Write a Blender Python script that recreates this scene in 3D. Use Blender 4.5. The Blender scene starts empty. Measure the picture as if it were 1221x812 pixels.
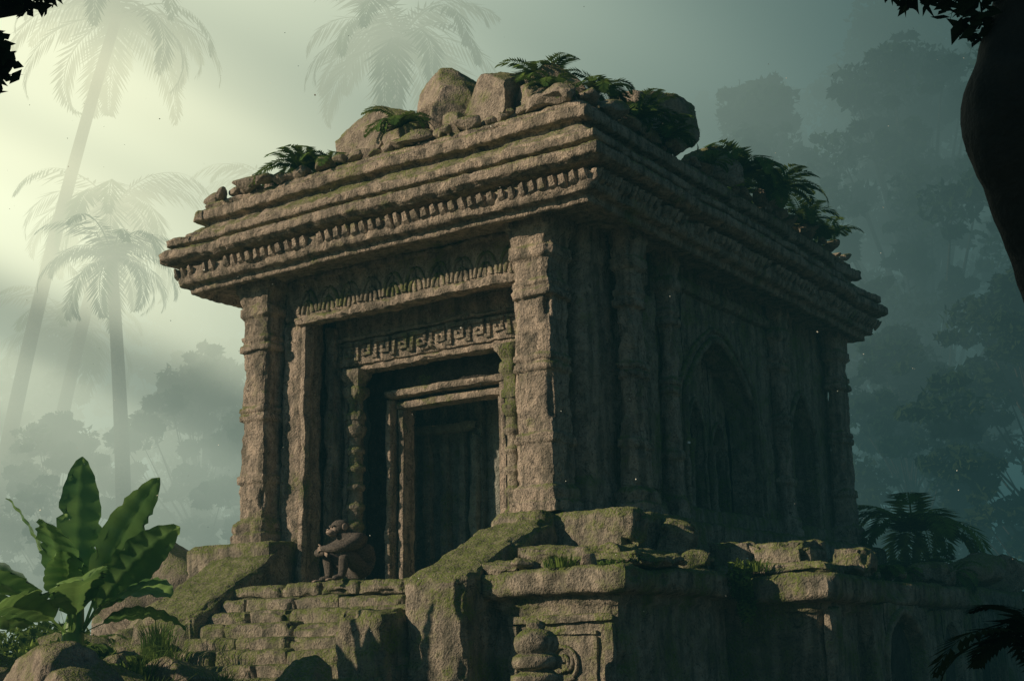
import bpy, math, random, bmesh
import numpy as np
from mathutils import Vector, Matrix
random.seed(7); rng=np.random.default_rng(7)
scene=bpy.context.scene
COL=scene.collection

# ---------------------------------------------------------------- noise
def _h(i,j,k,s):
    n=(i*73856093)^(j*19349663)^(k*83492791)^(s*26544357)
    n=n&0x7fffffff
    n=(n^(n>>13))&0x7fffffff
    n=(n*((n*n*15731+789221)&0x7fffffff)+1376312589)&0x7fffffff
    return n/float(0x7fffffff)*2-1
def vn(P,sc,seed):
    Q=P*sc+np.array([17.3,5.1,9.7])*(seed%7+1)
    I=np.floor(Q).astype(np.int64); f=Q-I; f=f*f*(3-2*f)
    i,j,k=I[:,0],I[:,1],I[:,2]; fx,fy,fz=f[:,0],f[:,1],f[:,2]
    r=0
    for a in (0,1):
        for b in (0,1):
            for c in (0,1):
                w=(fx if a else 1-fx)*(fy if b else 1-fy)*(fz if c else 1-fz)
                r=r+w*_h(i+a,j+b,k+c,seed)
    return r
def vdisp(P,spec):
    D=np.zeros_like(P)
    for sc,amp,sd in spec:
        for ax in range(3): D[:,ax]+=amp*vn(P,sc,sd*3+ax)
    return D
ROUGH=[(0.9,.018,1),(3.2,.016,2),(9.,.015,3),(20.,.010,4)]
# ---------------------------------------------------------------- mesh builder
class MB:
    def __init__(s): s.V=[];s.F=[];s.n=0
    def add(s,V,F):
        V=np.asarray(V,float);F=np.asarray(F,np.int64)
        s.V.append(V);s.F.append(F+s.n);s.n+=len(V)
    def hexa(s,c,res=.08,er=.02,chip=.05):
        c=np.asarray(c,float).reshape(2,2,2,3)   # index [x][y][z]
        L=[np.linalg.norm(c[1,0,0]-c[0,0,0]),np.linalg.norm(c[0,1,0]-c[0,0,0]),np.linalg.norm(c[0,0,1]-c[0,0,0])]
        L=[max(L[0],np.linalg.norm(c[1,1,1]-c[0,1,1])),max(L[1],np.linalg.norm(c[1,1,1]-c[1,0,1])),max(L[2],np.linalg.norm(c[1,1,1]-c[1,1,0]))]
        N=[max(1,int(round(l/res))) for l in L]
        for ax in range(3):
            a,b=[(1,2),(2,0),(0,1)][ax]
            ua=np.linspace(0,1,N[a]+1);ub=np.linspace(0,1,N[b]+1)
            A,B=np.meshgrid(ua,ub,indexing='ij')
            for side in (0,1):
                T=np.zeros((A.size,3));T[:,ax]=side;T[:,a]=A.ravel();T[:,b]=B.ravel()
                if er>0:
                    d=np.minimum(T,1-T)*np.array(L)
                    ds=np.sort(d,axis=1)
                    w=max(er*2.2,res*.9)
                    e=np.exp(-(ds[:,1]/w)**2)
                    P0=s.tri(c,T)
                    ch=np.clip(vn(P0,2.3,11)*1.6-.25,0,1)*chip+np.clip(vn(P0,6.,12)*1.5-.2,0,1)*chip*.5
                    amt=e*(er+ch)
                    sg=np.where(T<.5,1,-1)
                    near=(d<w*1.6)
                    T=T+sg*near*np.minimum(amt[:,None]/np.maximum(np.array(L),.01),.3)
                P=s.tri(c,T)
                na,nb=N[a]+1,N[b]+1
                idx=np.arange(na*nb).reshape(na,nb)
                q=np.stack([idx[:-1,:-1],idx[1:,:-1],idx[1:,1:],idx[:-1,1:]],-1).reshape(-1,4)
                if side==0: q=q[:,::-1]
                s.add(P,q)
    @staticmethod
    def tri(c,T):
        x,y,z=T[:,0:1],T[:,1:2],T[:,2:3]
        return ((c[0,0,0]*(1-x)+c[1,0,0]*x)*(1-y)+(c[0,1,0]*(1-x)+c[1,1,0]*x)*y)*(1-z)+((c[0,0,1]*(1-x)+c[1,0,1]*x)*(1-y)+(c[0,1,1]*(1-x)+c[1,1,1]*x)*y)*z
    def box(s,x0,x1,y0,y1,z0,z1,res=.08,er=.02,chip=.05,rot=(0,0,0)):
        C=[]
        for x in (x0,x1):
            for y in (y0,y1):
                for z in (z0,z1): C.append((x,y,z))
        C=np.array(C,float)
        if any(rot):
            from mathutils import Euler
            m=np.array(Euler(rot).to_matrix());ce=C.mean(0);C=(C-ce)@m.T+ce
        s.hexa(C,res,er,chip)
    def ring(s,x0,x1,y0,y1,prof,res=.08,er=.02,cap=True):
        pr=[]
        for (o0,z0),(o1,z1) in zip(prof[:-1],prof[1:]):
            n=max(1,int(round(math.hypot(o1-o0,z1-z0)/res)))
            for i in range(n): pr.append((o0+(o1-o0)*i/n,z0+(z1-z0)*i/n))
        pr.append(prof[-1])
        corners=[(0,0),(1,0),(1,1),(0,1)]
        for k in range(4):
            a=corners[k];b=corners[(k+1)%4]
            L=(x1-x0) if a[1]==b[1] else (y1-y0)
            n=max(2,int(round(L/res)));t=np.linspace(0,1,n+1)
            V=[]
            for o,z in pr:
                ax=(x1+o if a[0] else x0-o);ay=(y1+o if a[1] else y0-o)
                bx=(x1+o if b[0] else x0-o);by=(y1+o if b[1] else y0-o)
                P=np.stack([ax+(bx-ax)*t,ay+(by-ay)*t,np.full(n+1,z)],1)
                Lr=math.hypot(bx-ax,by-ay)
                d=np.minimum(t,1-t)*Lr
                w=max(er*2.2,res*.9)
                cp=np.array([[ax,ay,z],[bx,by,z]]);cs=np.where(t<.5,0,1)
                ch=np.clip(vn(cp[cs]*1.0,3.1,13)*1.6-.2,0,1)*er*3.2
                e=np.exp(-(d/w)**2)*(er+ch)
                cx,cy=(x0+x1)/2,(y0+y1)/2
                dirx=np.sign(cx-cp[cs][:,0]);diry=np.sign(cy-cp[cs][:,1])
                P[:,0]+=dirx*e;P[:,1]+=diry*e
                V.append(P)
            V=np.concatenate(V);m=len(pr)
            idx=np.arange(m*(n+1)).reshape(m,n+1)
            q=np.stack([idx[:-1,:-1],idx[:-1,1:],idx[1:,1:],idx[1:,:-1]],-1).reshape(-1,4)
            s.add(V,q)
        if cap:
            for (o,z),flip in ((prof[0],True),(prof[-1],False)):
                n=max(2,int(round(max(x1-x0,y1-y0)/(res*2))))
                X,Y=np.meshgrid(np.linspace(x0-o+er,x1+o-er,n),np.linspace(y0-o+er,y1+o-er,n),indexing='ij')
                V=np.stack([X.ravel(),Y.ravel(),np.full(n*n,z)],1)
                idx=np.arange(n*n).reshape(n,n)
                q=np.stack([idx[:-1,:-1],idx[1:,:-1],idx[1:,1:],idx[:-1,1:]],-1).reshape(-1,4)
                if flip:q=q[:,::-1]
                s.add(V,q)
    def lathe(s,cx,cy,prof,n=28,res=.05):
        pr=[]
        for (o0,z0),(o1,z1) in zip(prof[:-1],prof[1:]):
            k=max(1,int(round(math.hypot(o1-o0,z1-z0)/res)))
            for i in range(k): pr.append((o0+(o1-o0)*i/k,z0+(z1-z0)*i/k))
        pr.append(prof[-1])
        a=np.linspace(0,2*math.pi,n,endpoint=False)
        V=np.concatenate([np.stack([cx+r*np.cos(a),cy+r*np.sin(a),np.full(n,z)],1) for r,z in pr])
        m=len(pr);idx=np.arange(m*n).reshape(m,n);nx=np.roll(idx,-1,axis=1)
        q=np.stack([idx[:-1],nx[:-1],nx[1:],idx[1:]],-1).reshape(-1,4)
        s.add(V,q)
    def tube(s,pts,rad,n=12,res=None,wob=0):
        pts=np.array(pts,float);rad=np.array(rad,float)
        if res:
            P=[];R=[]
            m=len(pts)
            for i in range(m-1):
                p0=pts[max(i-1,0)];p1=pts[i];p2=pts[i+1];p3=pts[min(i+2,m-1)]
                k=max(1,int(np.linalg.norm(p2-p1)/res))
                for j in range(k):
                    t=j/k
                    P.append(.5*((2*p1)+(-p0+p2)*t+(2*p0-5*p1+4*p2-p3)*t*t+(-p0+3*p1-3*p2+p3)*t**3))
                    R.append(rad[i]+(rad[i+1]-rad[i])*t)
            P.append(pts[-1]);R.append(rad[-1]);pts=np.array(P);rad=np.array(R)
        m=len(pts);T=np.gradient(pts,axis=0)
        T/=np.linalg.norm(T,axis=1)[:,None]+1e-9
        ref=np.array([0,0,1.]) if abs(T[0][2])<.9 else np.array([1.,0,0])
        A=np.cross(T,ref);A/=np.linalg.norm(A,axis=1)[:,None]+1e-9
        B=np.cross(T,A)
        a=np.linspace(0,2*math.pi,n,endpoint=False)
        V=(pts[:,None,:]+rad[:,None,None]*(np.cos(a)[None,:,None]*A[:,None,:]+np.sin(a)[None,:,None]*B[:,None,:])).reshape(-1,3)
        if wob: V=V+vdisp(V,[(3,wob,5),(9,wob*.4,6),(22,wob*.2,7)])
        idx=np.arange(m*n).reshape(m,n);nx=np.roll(idx,-1,axis=1)
        q=np.stack([idx[:-1],nx[:-1],nx[1:],idx[1:]],-1).reshape(-1,4)
        s.add(V,q)
    def obj(s,name,mat,disp=ROUGH,parent=None,smooth=True,loc=None):
        V=np.concatenate(s.V);F=np.concatenate(s.F)
        if disp: V=V+vdisp(V,disp)
        me=bpy.data.meshes.new(name)
        me.vertices.add(len(V));me.vertices.foreach_set('co',V.astype(np.float32).ravel())
        k=F.shape[1]
        me.loops.add(F.size);me.loops.foreach_set('vertex_index',F.astype(np.int32).ravel())
        me.polygons.add(len(F));me.polygons.foreach_set('loop_start',(np.arange(len(F))*k).astype(np.int32))
        me.polygons.foreach_set('use_smooth',np.full(len(F),smooth))
        me.update(calc_edges=True)
        me.materials.append(mat)
        o=bpy.data.objects.new(name,me);COL.objects.link(o)
        if parent:o.parent=parent
        if loc:o.location=loc
        return o
def empty(name,loc=(0,0,0)):
    o=bpy.data.objects.new(name,None);COL.objects.link(o);o.location=loc;return o

# ---------------------------------------------------------------- materials
def newmat(name):
    m=bpy.data.materials.new(name);m.use_nodes=True
    nt=m.node_tree;nt.nodes.clear();return m,nt
def N(nt,t,**k):
    n=nt.nodes.new(t)
    for a,b in k.items():
        if a=='ins':
            for i,v in b.items(): n.inputs[i].default_value=v
        else: setattr(n,a,b)
    return n
def ramp(nt,src,stops):
    r=nt.nodes.new('ShaderNodeValToRGB');cr=r.color_ramp
    while len(cr.elements)<len(stops): cr.elements.new(.5)
    for e,(p,c) in zip(cr.elements,stops):
        e.position=p;e.color=c if len(c)==4 else (*c,1)
    nt.links.new(src,r.inputs[0]);return r.outputs[0]
def mth(nt,op,a,b=None,clamp=False):
    n=nt.nodes.new('ShaderNodeMath');n.operation=op;n.use_clamp=clamp
    for i,v in enumerate((a,b)):
        if v is None: continue
        if isinstance(v,(int,float)): n.inputs[i].default_value=v
        else: nt.links.new(v,n.inputs[i])
    return n.outputs[0]
def mix(nt,f,a,b,mode='MIX'):
    n=nt.nodes.new('ShaderNodeMix');n.data_type='RGBA';n.blend_type=mode
    for i,v in ((0,f),(6,a),(7,b)):
        if isinstance(v,(int,float)): n.inputs[i].default_value=v
        elif isinstance(v,tuple): n.inputs[i].default_value=(*v,1) if len(v)==3 else v
        else: nt.links.new(v,n.inputs[i])
    return n.outputs[2]
def noise(nt,co,sc,det=6,ro=.6,dist=0):
    n=N(nt,'ShaderNodeTexNoise',ins={'Scale':sc,'Detail':det,'Roughness':ro,'Distortion':dist})
    nt.links.new(co,n.inputs['Vector']);return n.outputs[0]
def stone(name,c1=(.58,.475,.375),c2=(.28,.24,.195),moss=.5,bump=1.0,crack=1.0,cheap=False):
    m,nt=newmat(name)
    co=N(nt,'ShaderNodeTexCoord').outputs['Object']
    n2=noise(nt,co,5,5,.68);n3=noise(nt,co,30,2,.7);n4=noise(nt,co,1.5,3,.62)
    base=mix(nt,ramp(nt,n2,[(.34,(0,0,0)),(.60,(1,1,1))]),c2,c1)
    base=mix(nt,ramp(nt,n3,[(.3,(.5,.5,.5)),(.51,(0,0,0))]),base,(.03,.027,.022))
    if not cheap:
        st=N(nt,'ShaderNodeMapping',ins={'Scale':(5.5,5.5,.8)});nt.links.new(co,st.inputs[0])
        n5=noise(nt,st.outputs[0],1.,2,.6)
        base=mix(nt,ramp(nt,n5,[(.38,(.75,.75,.75)),(.53,(0,0,0))]),base,mix(nt,.35,(.04,.05,.035),base))
        ck=noise(nt,co,1.9,3,.55,1.2)
        ck=ramp(nt,mth(nt,'ABSOLUTE',mth(nt,'SUBTRACT',ck,.5)),[(0,(1,1,1)),(.009,(0,0,0))])
        base=mix(nt,mth(nt,'MULTIPLY',ck,.75*crack),base,(.03,.028,.022))
    g=N(nt,'ShaderNodeNewGeometry');sx=N(nt,'ShaderNodeSeparateXYZ');nt.links.new(g.outputs['Normal'],sx.inputs[0])
    up=mth(nt,'MULTIPLY',mth(nt,'MAXIMUM',sx.outputs[2],0.0),.22)
    mm=mth(nt,'ADD',mth(nt,'MULTIPLY',n4,.65),mth(nt,'MULTIPLY',n2,.35))
    mm=mth(nt,'ADD',mm,up)
    mk=ramp(nt,mm,[(.66-.20*moss,(0,0,0)),(.77-.20*moss,(1,1,1))])
    mk=mth(nt,'MULTIPLY',mk,ramp(nt,n3,[(.36,(.1,.1,.1)),(.56,(1,1,1))]))
    mossc=mix(nt,n3,(.045,.08,.012),(.19,.25,.04))
    base=mix(nt,mth(nt,'MULTIPLY',mk,.85),base,mossc)
    b=N(nt,'ShaderNodeBsdfDiffuse',ins={'Roughness':.6});nt.links.new(base,b.inputs['Color'])
    h=mth(nt,'ADD',mth(nt,'MULTIPLY',n2,.75),mth(nt,'MULTIPLY',n3,.40))
    bp=N(nt,'ShaderNodeBump',ins={'Strength':1.0*bump,'Distance':.11});nt.links.new(h,bp.inputs['Height'])
    nt.links.new(bp.outputs[0],b.inputs['Normal'])
    o=N(nt,'ShaderNodeOutputMaterial');nt.links.new(b.outputs[0],o.inputs[0]);return m
def leafmat(name,c1,c2,sc=3,trans=.25,rough=.5,spec=.4,gloss=False):
    m,nt=newmat(name)
    co=N(nt,'ShaderNodeTexCoord').outputs['Object']
    n=noise(nt,co,sc,2,.6)
    c=mix(nt,ramp(nt,n,[(.35,(0,0,0)),(.65,(1,1,1))]),c1,c2)
    if gloss:
        b=N(nt,'ShaderNodeBsdfPrincipled',ins={'Roughness':rough,'Specular IOR Level':spec});nt.links.new(c,b.inputs['Base Color'])
    else:
        b=N(nt,'ShaderNodeBsdfDiffuse');nt.links.new(c,b.inputs['Color'])
    o=N(nt,'ShaderNodeOutputMaterial')
    if trans>0:
        t=N(nt,'ShaderNodeBsdfTranslucent');nt.links.new(c,t.inputs[0])
        mx=N(nt,'ShaderNodeMixShader',ins={0:trans});nt.links.new(b.outputs[0],mx.inputs[1]);nt.links.new(t.outputs[0],mx.inputs[2]);b=mx
    nt.links.new(b.outputs[0],o.inputs[0]);return m
def plainmat(name,c1,c2,sc=8,rough=.9,bump=.5):
    m,nt=newmat(name)
    co=N(nt,'ShaderNodeTexCoord').outputs['Object']
    n=noise(nt,co,sc,4,.65)
    c=mix(nt,ramp(nt,n,[(.35,(0,0,0)),(.65,(1,1,1))]),c1,c2)
    b=N(nt,'ShaderNodeBsdfPrincipled',ins={'Roughness':rough});nt.links.new(c,b.inputs['Base Color'])
    bp=N(nt,'ShaderNodeBump',ins={'Strength':bump,'Distance':.05});nt.links.new(n,bp.inputs['Height']);nt.links.new(bp.outputs[0],b.inputs['Normal'])
    o=N(nt,'ShaderNodeOutputMaterial');nt.links.new(b.outputs[0],o.inputs[0]);return m
M_st=stone('weathered_stone',moss=.50)
M_stm=stone('mossy_stone',c1=(.48,.41,.32),c2=(.21,.19,.15),moss=.84)
M_rock=stone('boulder_stone',c1=(.50,.42,.335),c2=(.24,.205,.165),moss=.65,cheap=True)
M_shade=stone('recess_shade_stone',c1=(.12,.11,.095),c2=(.05,.045,.04),moss=.3,cheap=True)  # stone darkened to put the shade of recesses into its colour
M_in=stone('inner_stone',c1=(.42,.42,.36),c2=(.22,.23,.19),moss=.6,cheap=True)
M_fern=leafmat('fern_leaf',(.05,.10,.028),(.16,.23,.05))
M_palm=leafmat('palm_leaf',(.03,.055,.025),(.06,.09,.035),trans=0)
M_tree=leafmat('tree_leaf',(.02,.045,.022),(.05,.075,.03),sc=.6,trans=0)
M_ban=leafmat('banana_leaf',(.10,.22,.065),(.23,.38,.10),sc=2,trans=.35,rough=.35,spec=.5,gloss=True)
M_bark=plainmat('bark',(.05,.04,.03),(.12,.10,.075))
M_dbark=plainmat('shaded_bark',(.010,.010,.009),(.022,.02,.017))  # bark darkened so foreground shade sits in its colour
M_dleaf=leafmat('shaded_leaf',(.012,.02,.01),(.025,.035,.015),trans=.1)  # foreground shade put into the leaf colour for dark silhouettes
M_ground=plainmat('jungle_ground',(.03,.035,.015),(.09,.075,.045),sc=2.5)
M_fur=plainmat('chimp_fur',(.055,.047,.04),(.16,.135,.11),sc=45,bump=1)
M_skin=plainmat('chimp_skin',(.22,.17,.14),(.34,.27,.21),sc=25,bump=.3)
M_eye=plainmat('chimp_eye',(.01,.006,.004),(.015,.01,.006),rough=.15,bump=0)
M_dust=plainmat('dust',(.7,.7,.62),(.8,.8,.7),bump=0)

# ---------------------------------------------------------------- temple
W=6.8;D=11.3
temple=empty('stone_temple')
def pillar_prof(h,base=.09,cap=.1):
    return [(base,0),(base,.16),(base*.55,.20),(base*.75,.24),(base*.75,.36),(.0,.44),(.0,1.05),(.03,1.07),(.03,1.2),(-.01,1.22),
            (-.02,2.2),(.02,2.22),(.02,2.32),(0,2.33),(0,2.37),(.02,2.38),(.02,2.46),(-.02,2.48),(-.03,h-1.35),(.03,h-1.33),(.03,h-1.22),(.0,h-1.2),(.0,h-1.15),(.02,h-1.13),(.02,h-1.06),(-.015,h-1.04),(-.01,h-.72),(.05,h-.66),(.05,h-.5),(.01,h-.47),(cap*.7,h-.22),(cap,h-.20),(cap,h)]
mb=MB();R=.035
H=4.74
mb.ring(-.73,-.02,.02,.72,[(o,z) for o,z in pillar_prof(H)],R,.028)
mb.ring(-W,-W+.64,.02,.72,[(o,z-.12) for o,z in pillar_prof(H+.1)],R,.028)
mb.ring(.30,.68,1.46,1.98,pillar_prof(H,.12,.06),R,.028)
mb.ring(.30,.66,D-.62,D,pillar_prof(H,.12,.06),R*1.5,.028)
mb.ring(.18,.5,7.9,8.3,pillar_prof(H,.08,.06),R*1.5,.025)
mb.ring(.18,.5,3.1,3.45,pillar_prof(H,.08,.06),R*1.5,.025)
mb.ring(-W-.66,-W-.3,1.46,1.98,pillar_prof(H,.12,.06),R*2,.022)
mb.obj('pillars',M_st,parent=temple,disp=[(.9,.018,1),(3.2,.018,2),(9.,.018,3),(22.,.011,4)])
mb=MB()
mb.ring(-1.0,.18,.76,3.0,[(0,-.05),(0,.5),(-.04,.55),(-.04,4.1),(0,4.15),(0,4.75)],.09,.02)
mb.box(-W-.3,-W+.9,.74,1.6,-.3,4.75,.09)
mb.box(-W-.28,-W-.02,1.6,D,-.3,4.75,.2)
mb.box(-W,.2,D-.35,D-.05,-.9,4.75,.2)
mb.box(-W+.64,-5.62,.42,1.0,-.9,3.95,.07)
mb.box(-5.62,-5.50,.36,.60,-.9,3.88,.06,.012,.03)
mb.box(-.99,-.73,.42,1.0,-.9,3.95,.07)
mb.box(-W+.62,-.7,.44,1.0,3.92,4.78,.06)
mb.box(-5.75,-.72,.28,.62,3.80,3.96,.05,.012,.05)
mb.box(-5.9,-.72,.36,.7,4.60,4.72,.06,.012)
mb.box(-5.62,-5.38,1.0,1.4,-.9,3.9,.07,.014)
mb.box(-5.38,-5.22,1.22,1.6,-.9,3.6,.07,.014)
mb.box(-1.35,-.99,1.0,1.5,-.9,3.9,.07)
mb.box(-5.62,-.9,1.15,1.6,3.58,4.3,.09)
mb.box(-5.36,-1.3,1.12,1.55,3.10,3.56,.05,.012,.04)
mb.box(-5.42,-1.25,1.07,1.5,3.562,3.64,.05,.01,.04)
mb.box(-5.32,-1.3,1.16,1.5,2.98,3.098,.05,.01,.04)
mb.obj('walls',M_st,parent=temple)
mb=MB()
pat=["#####.","#...#.","#.#.#.","#.###.","#....."]
px=.070
x=-5.32
while x<-1.5:
    for r,row in enumerate(pat):
        c=0
        while c<6:
            if row[c]=='#':
                e=c
                while e<6 and row[e]=='#': e+=1
                zt=3.515-r*px
                mb.box(x+c*px,x+e*px,1.05,1.13,zt-px*1.01,zt,.07,.006,.01);c=e
            else:c+=1
    mb.box(x+5*px,x+6*px,1.06,1.13,3.515-5*px,3.515-4*px,.07,.006,.01)
    x+=6*px
x=-5.75
while x<-1.0:
    cx=x+.24
    for rr,zz in ((.22,4.02),(.12,4.02)):
        pts=[(cx+rr*math.cos(a),.430,zz+rr*1.9*math.sin(a)) for a in np.linspace(.05,math.pi-.05,12)]
        mb.tube(pts,[.036]*12,6)
    mb.tube([(cx,.43,4.0),(cx,.43,4.4)],[.03,.016],6)
    x+=.5
mb.obj('carved_friezes',M_stm,disp=[(3.2,.012,2),(11.,.009,3)],parent=temple)
mb=MB()
cp=[(.20,-.95),(.20,-.75),(.15,-.70),(.19,-.62),(.19,-.5),(.13,-.45)]
z=-.4
while z<1.7:
    cp+=[(.125,z),(.125,z+.16),(.165,z+.19),(.175,z+.23),(.165,z+.27),(.13,z+.30)];z+=.34
cp+=[(.12,1.75),(.18,1.85),(.20,1.95),(.15,2.0),(.15,2.1)]
for cx in (-5.02,-1.55):
    mb.lathe(cx,1.22,cp,24,.04)
    mb.ring(cx-.17,cx+.17,1.06,1.38,[(0,2.08),(.0,2.2),(-.04,2.25),(-.04,2.45),(.03,2.55),(.03,2.68),(-.02,2.72),(.08,2.9),(.08,3.0)],.05,.015)
mb.obj('colonettes',M_stm,disp=[(3.2,.012,2),(9.,.010,3)],parent=temple)
mb=MB()
mb.box(-5.25,-4.66,1.75,2.1,-.9,3.6,.09)
mb.box(-1.95,-1.0,1.75,2.1,-.9,3.6,.09)
mb.box(-4.66,-1.95,1.75,2.1,2.62,3.6,.09)
mb.obj('door_wall',M_shade,parent=temple)
mb=MB()
def frame(x0,x1,z1,w,y0,y1,er=.010):
    mb.box(x0-w,x0,y0,y1,-.9,z1,.05,er,.02);mb.box(x1,x1+w,y0,y1,-.9,z1,.05,er,.02)
    mb.box(x0-w-.03,x1+w+.03,y0-.02,y1,z1,z1+w*1.1,.05,er,.02)
frame(-4.52,-2.10,2.50,.13,1.58,1.9)
frame(-4.34,-2.24,2.30,.13,1.74,2.1)
mb.box(-4.6,-2.0,1.5,2.2,-.95,-.80,.07)
mb.obj('door_frame',M_st,disp=[(.9,.010,1),(4,.010,2),(12.,.007,3)],parent=temple)
mb=MB()
mb.box(-6.4,.1,3.3,3.5,-1,4.7,.3)
for i,xx in enumerate(np.linspace(-5.8,-.9,13)):
    mb.box(xx,xx+.20,3.1,3.3,-.95,4.6,.12)
mb.box(-5.6,-3.6,2.95,3.2,2.0,2.2,.12);mb.box(-3.8,-3.6,2.95,3.2,-.9,2.0,.12)
mb.box(-6.9,.1,2.1,11,-1.1,-.85,.4)
mb.obj('inner_chamber',M_in,parent=temple)
def arch_panel(mb,h0,h1,z0,z1,hc,w,zs,Ha,xf,xb,res=.08):
    mb.box(xb,xf,h0,hc-w,z0,z1,res,.01,.02);mb.box(xb,xf,hc+w,h1,z0,z1,res,.01,.02)
    n=max(8,int(2*w/res));t=np.linspace(-1,1,n+1)
    top=zs+Ha*np.clip(1-np.abs(t)**1.7,0,1)**.8
    m=max(3,int((z1-zs)/res/1.5));V=[];
    for ti,tp in zip(t,top):
        for k in range(m+1): V.append((xf-.0,hc+w*ti,tp+(z1-tp)*k/m))
    idx=np.arange((n+1)*(m+1)).reshape(n+1,m+1)
    mb.add(V,np.stack([idx[:-1,:-1],idx[1:,:-1],idx[1:,1:],idx[:-1,1:]],-1).reshape(-1,4))
    k=max(2,int((xf-xb)/res));V=[]
    for ti,tp in zip(t,top):
        for j in range(k+1): V.append((xf+(xb-xf)*j/k,hc+w*ti,tp))
    idx=np.arange((n+1)*(k+1)).reshape(n+1,k+1)
    mb.add(V,np.stack([idx[:-1,:-1],idx[:-1,1:],idx[1:,1:],idx[1:,:-1]],-1).reshape(-1,4))
def arch_rim(mb,hc,w,z0,zs,Ha,xf,r=.06):
    t=np.linspace(-1,1,26);top=zs+Ha*np.clip(1-np.abs(t)**1.7,0,1)**.8
    pts=[(xf,hc-w,z0)]+[(xf,hc+w*a,b) for a,b in zip(t,top)]+[(xf,hc+w,z0)]
    mb.tube(pts,[r]*len(pts),8,res=.08)
mb=MB()
arch_panel(mb,3.0,8.2,-.1,4.75,5.55,1.45,2.3,1.25,.20,-.34)
arch_rim(mb,5.55,1.5,.0,2.3,1.3,.22,.07)
arch_rim(mb,5.55,1.75,.0,2.35,1.45,.21,.05)
for hc in (4.62,5.55,6.48):
    zz=1.6+(.35 if hc==5.55 else 0)
    arch_panel(mb,hc-.465,hc+.465,.3,3.9,hc,.28,zz,.55,-.34,-.56)
    arch_rim(mb,hc,.33,.3,zz,.6,-.32,.04)
mb.box(-.6,-.1,4.1,7.0,-.1,.3,.08)
for yy in (5.085,6.015): mb.lathe(-.24,yy,[(.12,.3),(.12,.4),(.07,.45),(.07,1.5),(.12,1.6),(.12,1.7)],16,.05)
arch_panel(mb,8.2,D-.2,-.1,4.75,9.45,.62,2.2,.9,.20,-.3)
arch_rim(mb,9.45,.68,.0,2.2,.95,.22,.06)
mb.box(.0,.34,2.98,8.3,4.25,4.5,.08);mb.box(.0,.36,1.98,D,-.1,.35,.08);mb.box(.2,.30,1.98,3.0,.5,3.9,.08)
mb.obj('side_arcade',M_stm,parent=temple)
mb=MB();mb.box(-.95,-.75,3.0,D-.4,-.5,4.6,.3);mb.obj('arcade_shade_backing',M_shade,parent=temple)  # dark backing behind the arches, shade painted into its colour
# cornice -------------
X0,X1,Y0,Y1=-W-1.44,1.44,-.86,D+.84
prof=[(-1.6,4.72),(-.62,4.70),(-.58,4.60),(-.46,4.60),(-.44,4.72),(-.30,4.74),(-.26,4.80),(-.26,5.02),(-.40,5.03),(-.40,5.13),(-.10,5.14),(-.08,5.17),(-.02,5.18),(0,5.20),(0,5.34),(-.03,5.36),(-.24,5.38),(-.26,5.46),
 (-.12,5.48),(-.11,5.60),(-.18,5.62),(-.34,5.66),(-.35,5.74),(-.40,5.76),(-.54,5.90),(-.60,5.94),(-.60,6.00),(-.44,6.01),(-.42,6.03),(-.42,6.19),(-.45,6.22),(-.58,6.24),(-.60,6.36),(-1.2,6.42),(-2.6,6.6)]
mb=MB();mb.ring(X0,X1,Y0,Y1,prof,.045,.025,cap=True)
V=np.concatenate(mb.V)
bite=np.clip(vn(V*np.array([1,1,.35]),1.5,31)*1.7-.55,0,1)*.13+np.clip(vn(V*np.array([1,1,.6]),5.,32)*1.6-.5,0,1)*.06
out=np.where((V[:,2]>4.75)&(V[:,2]<6.3),1,0)
fx=np.where((V[:,0]>X1-.7),-1,np.where(V[:,0]<X0+.7,1,0));fy=np.where(V[:,1]<Y0+.7,1,np.where(V[:,1]>Y1-.7,-1,0))
V[:,0]+=fx*bite*out;V[:,1]+=fy*bite*out
mb.V=[V]
mb.F=[np.concatenate(mb.F)]
mb.obj('cornice',M_st,disp=[(.5,.03,1),(2.6,.014,2),(8.,.013,3),(20.,.011,4)],parent=temple)
mb=MB()
def dent(x,y,dx,dy):
    s=.07
    zb=4.82+random.uniform(-.015,.01);zt=5.04
    if dx:
        c=[(x-s,y,zb+.06),(x-s*1.1,y+dy*.02,zt),(x-s,y+dy*-.1,zb),(x-s,y-dy*.1,zt),(x+s,y,zb+.10),(x+s*1.1,y+dy*.10,zt),(x+s,y-dy*.1,zb),(x+s,y-dy*.1,zt)]
    else:
        c=[(x,y-s,zb+.06),(x+.02*dy,y-s*1.1,zt),(x,y+s,zb+.1),(x+.10*dy,y+s*1.1,zt),(x-.1*dy,y-s,zb),(x-.1*dy,y-s,zt),(x-.1*dy,y+s,zb),(x-.1*dy,y+s,zt)]
    mb.hexa(c,.07,.012,.02)
x=X0+.35
while x<X1-.3:
    if random.random()>.10: dent(x,Y0+.20,1,-1)
    x+=.19
y=Y0+.35
while y<Y1-.3:
    if random.random()>.10: dent(X1-.20,y,0,1)
    y+=.19
mb.obj('dentils',M_st,disp=[(.5,.03,1),(2.6,.014,2),(8.,.016,3)],parent=temple)

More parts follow.
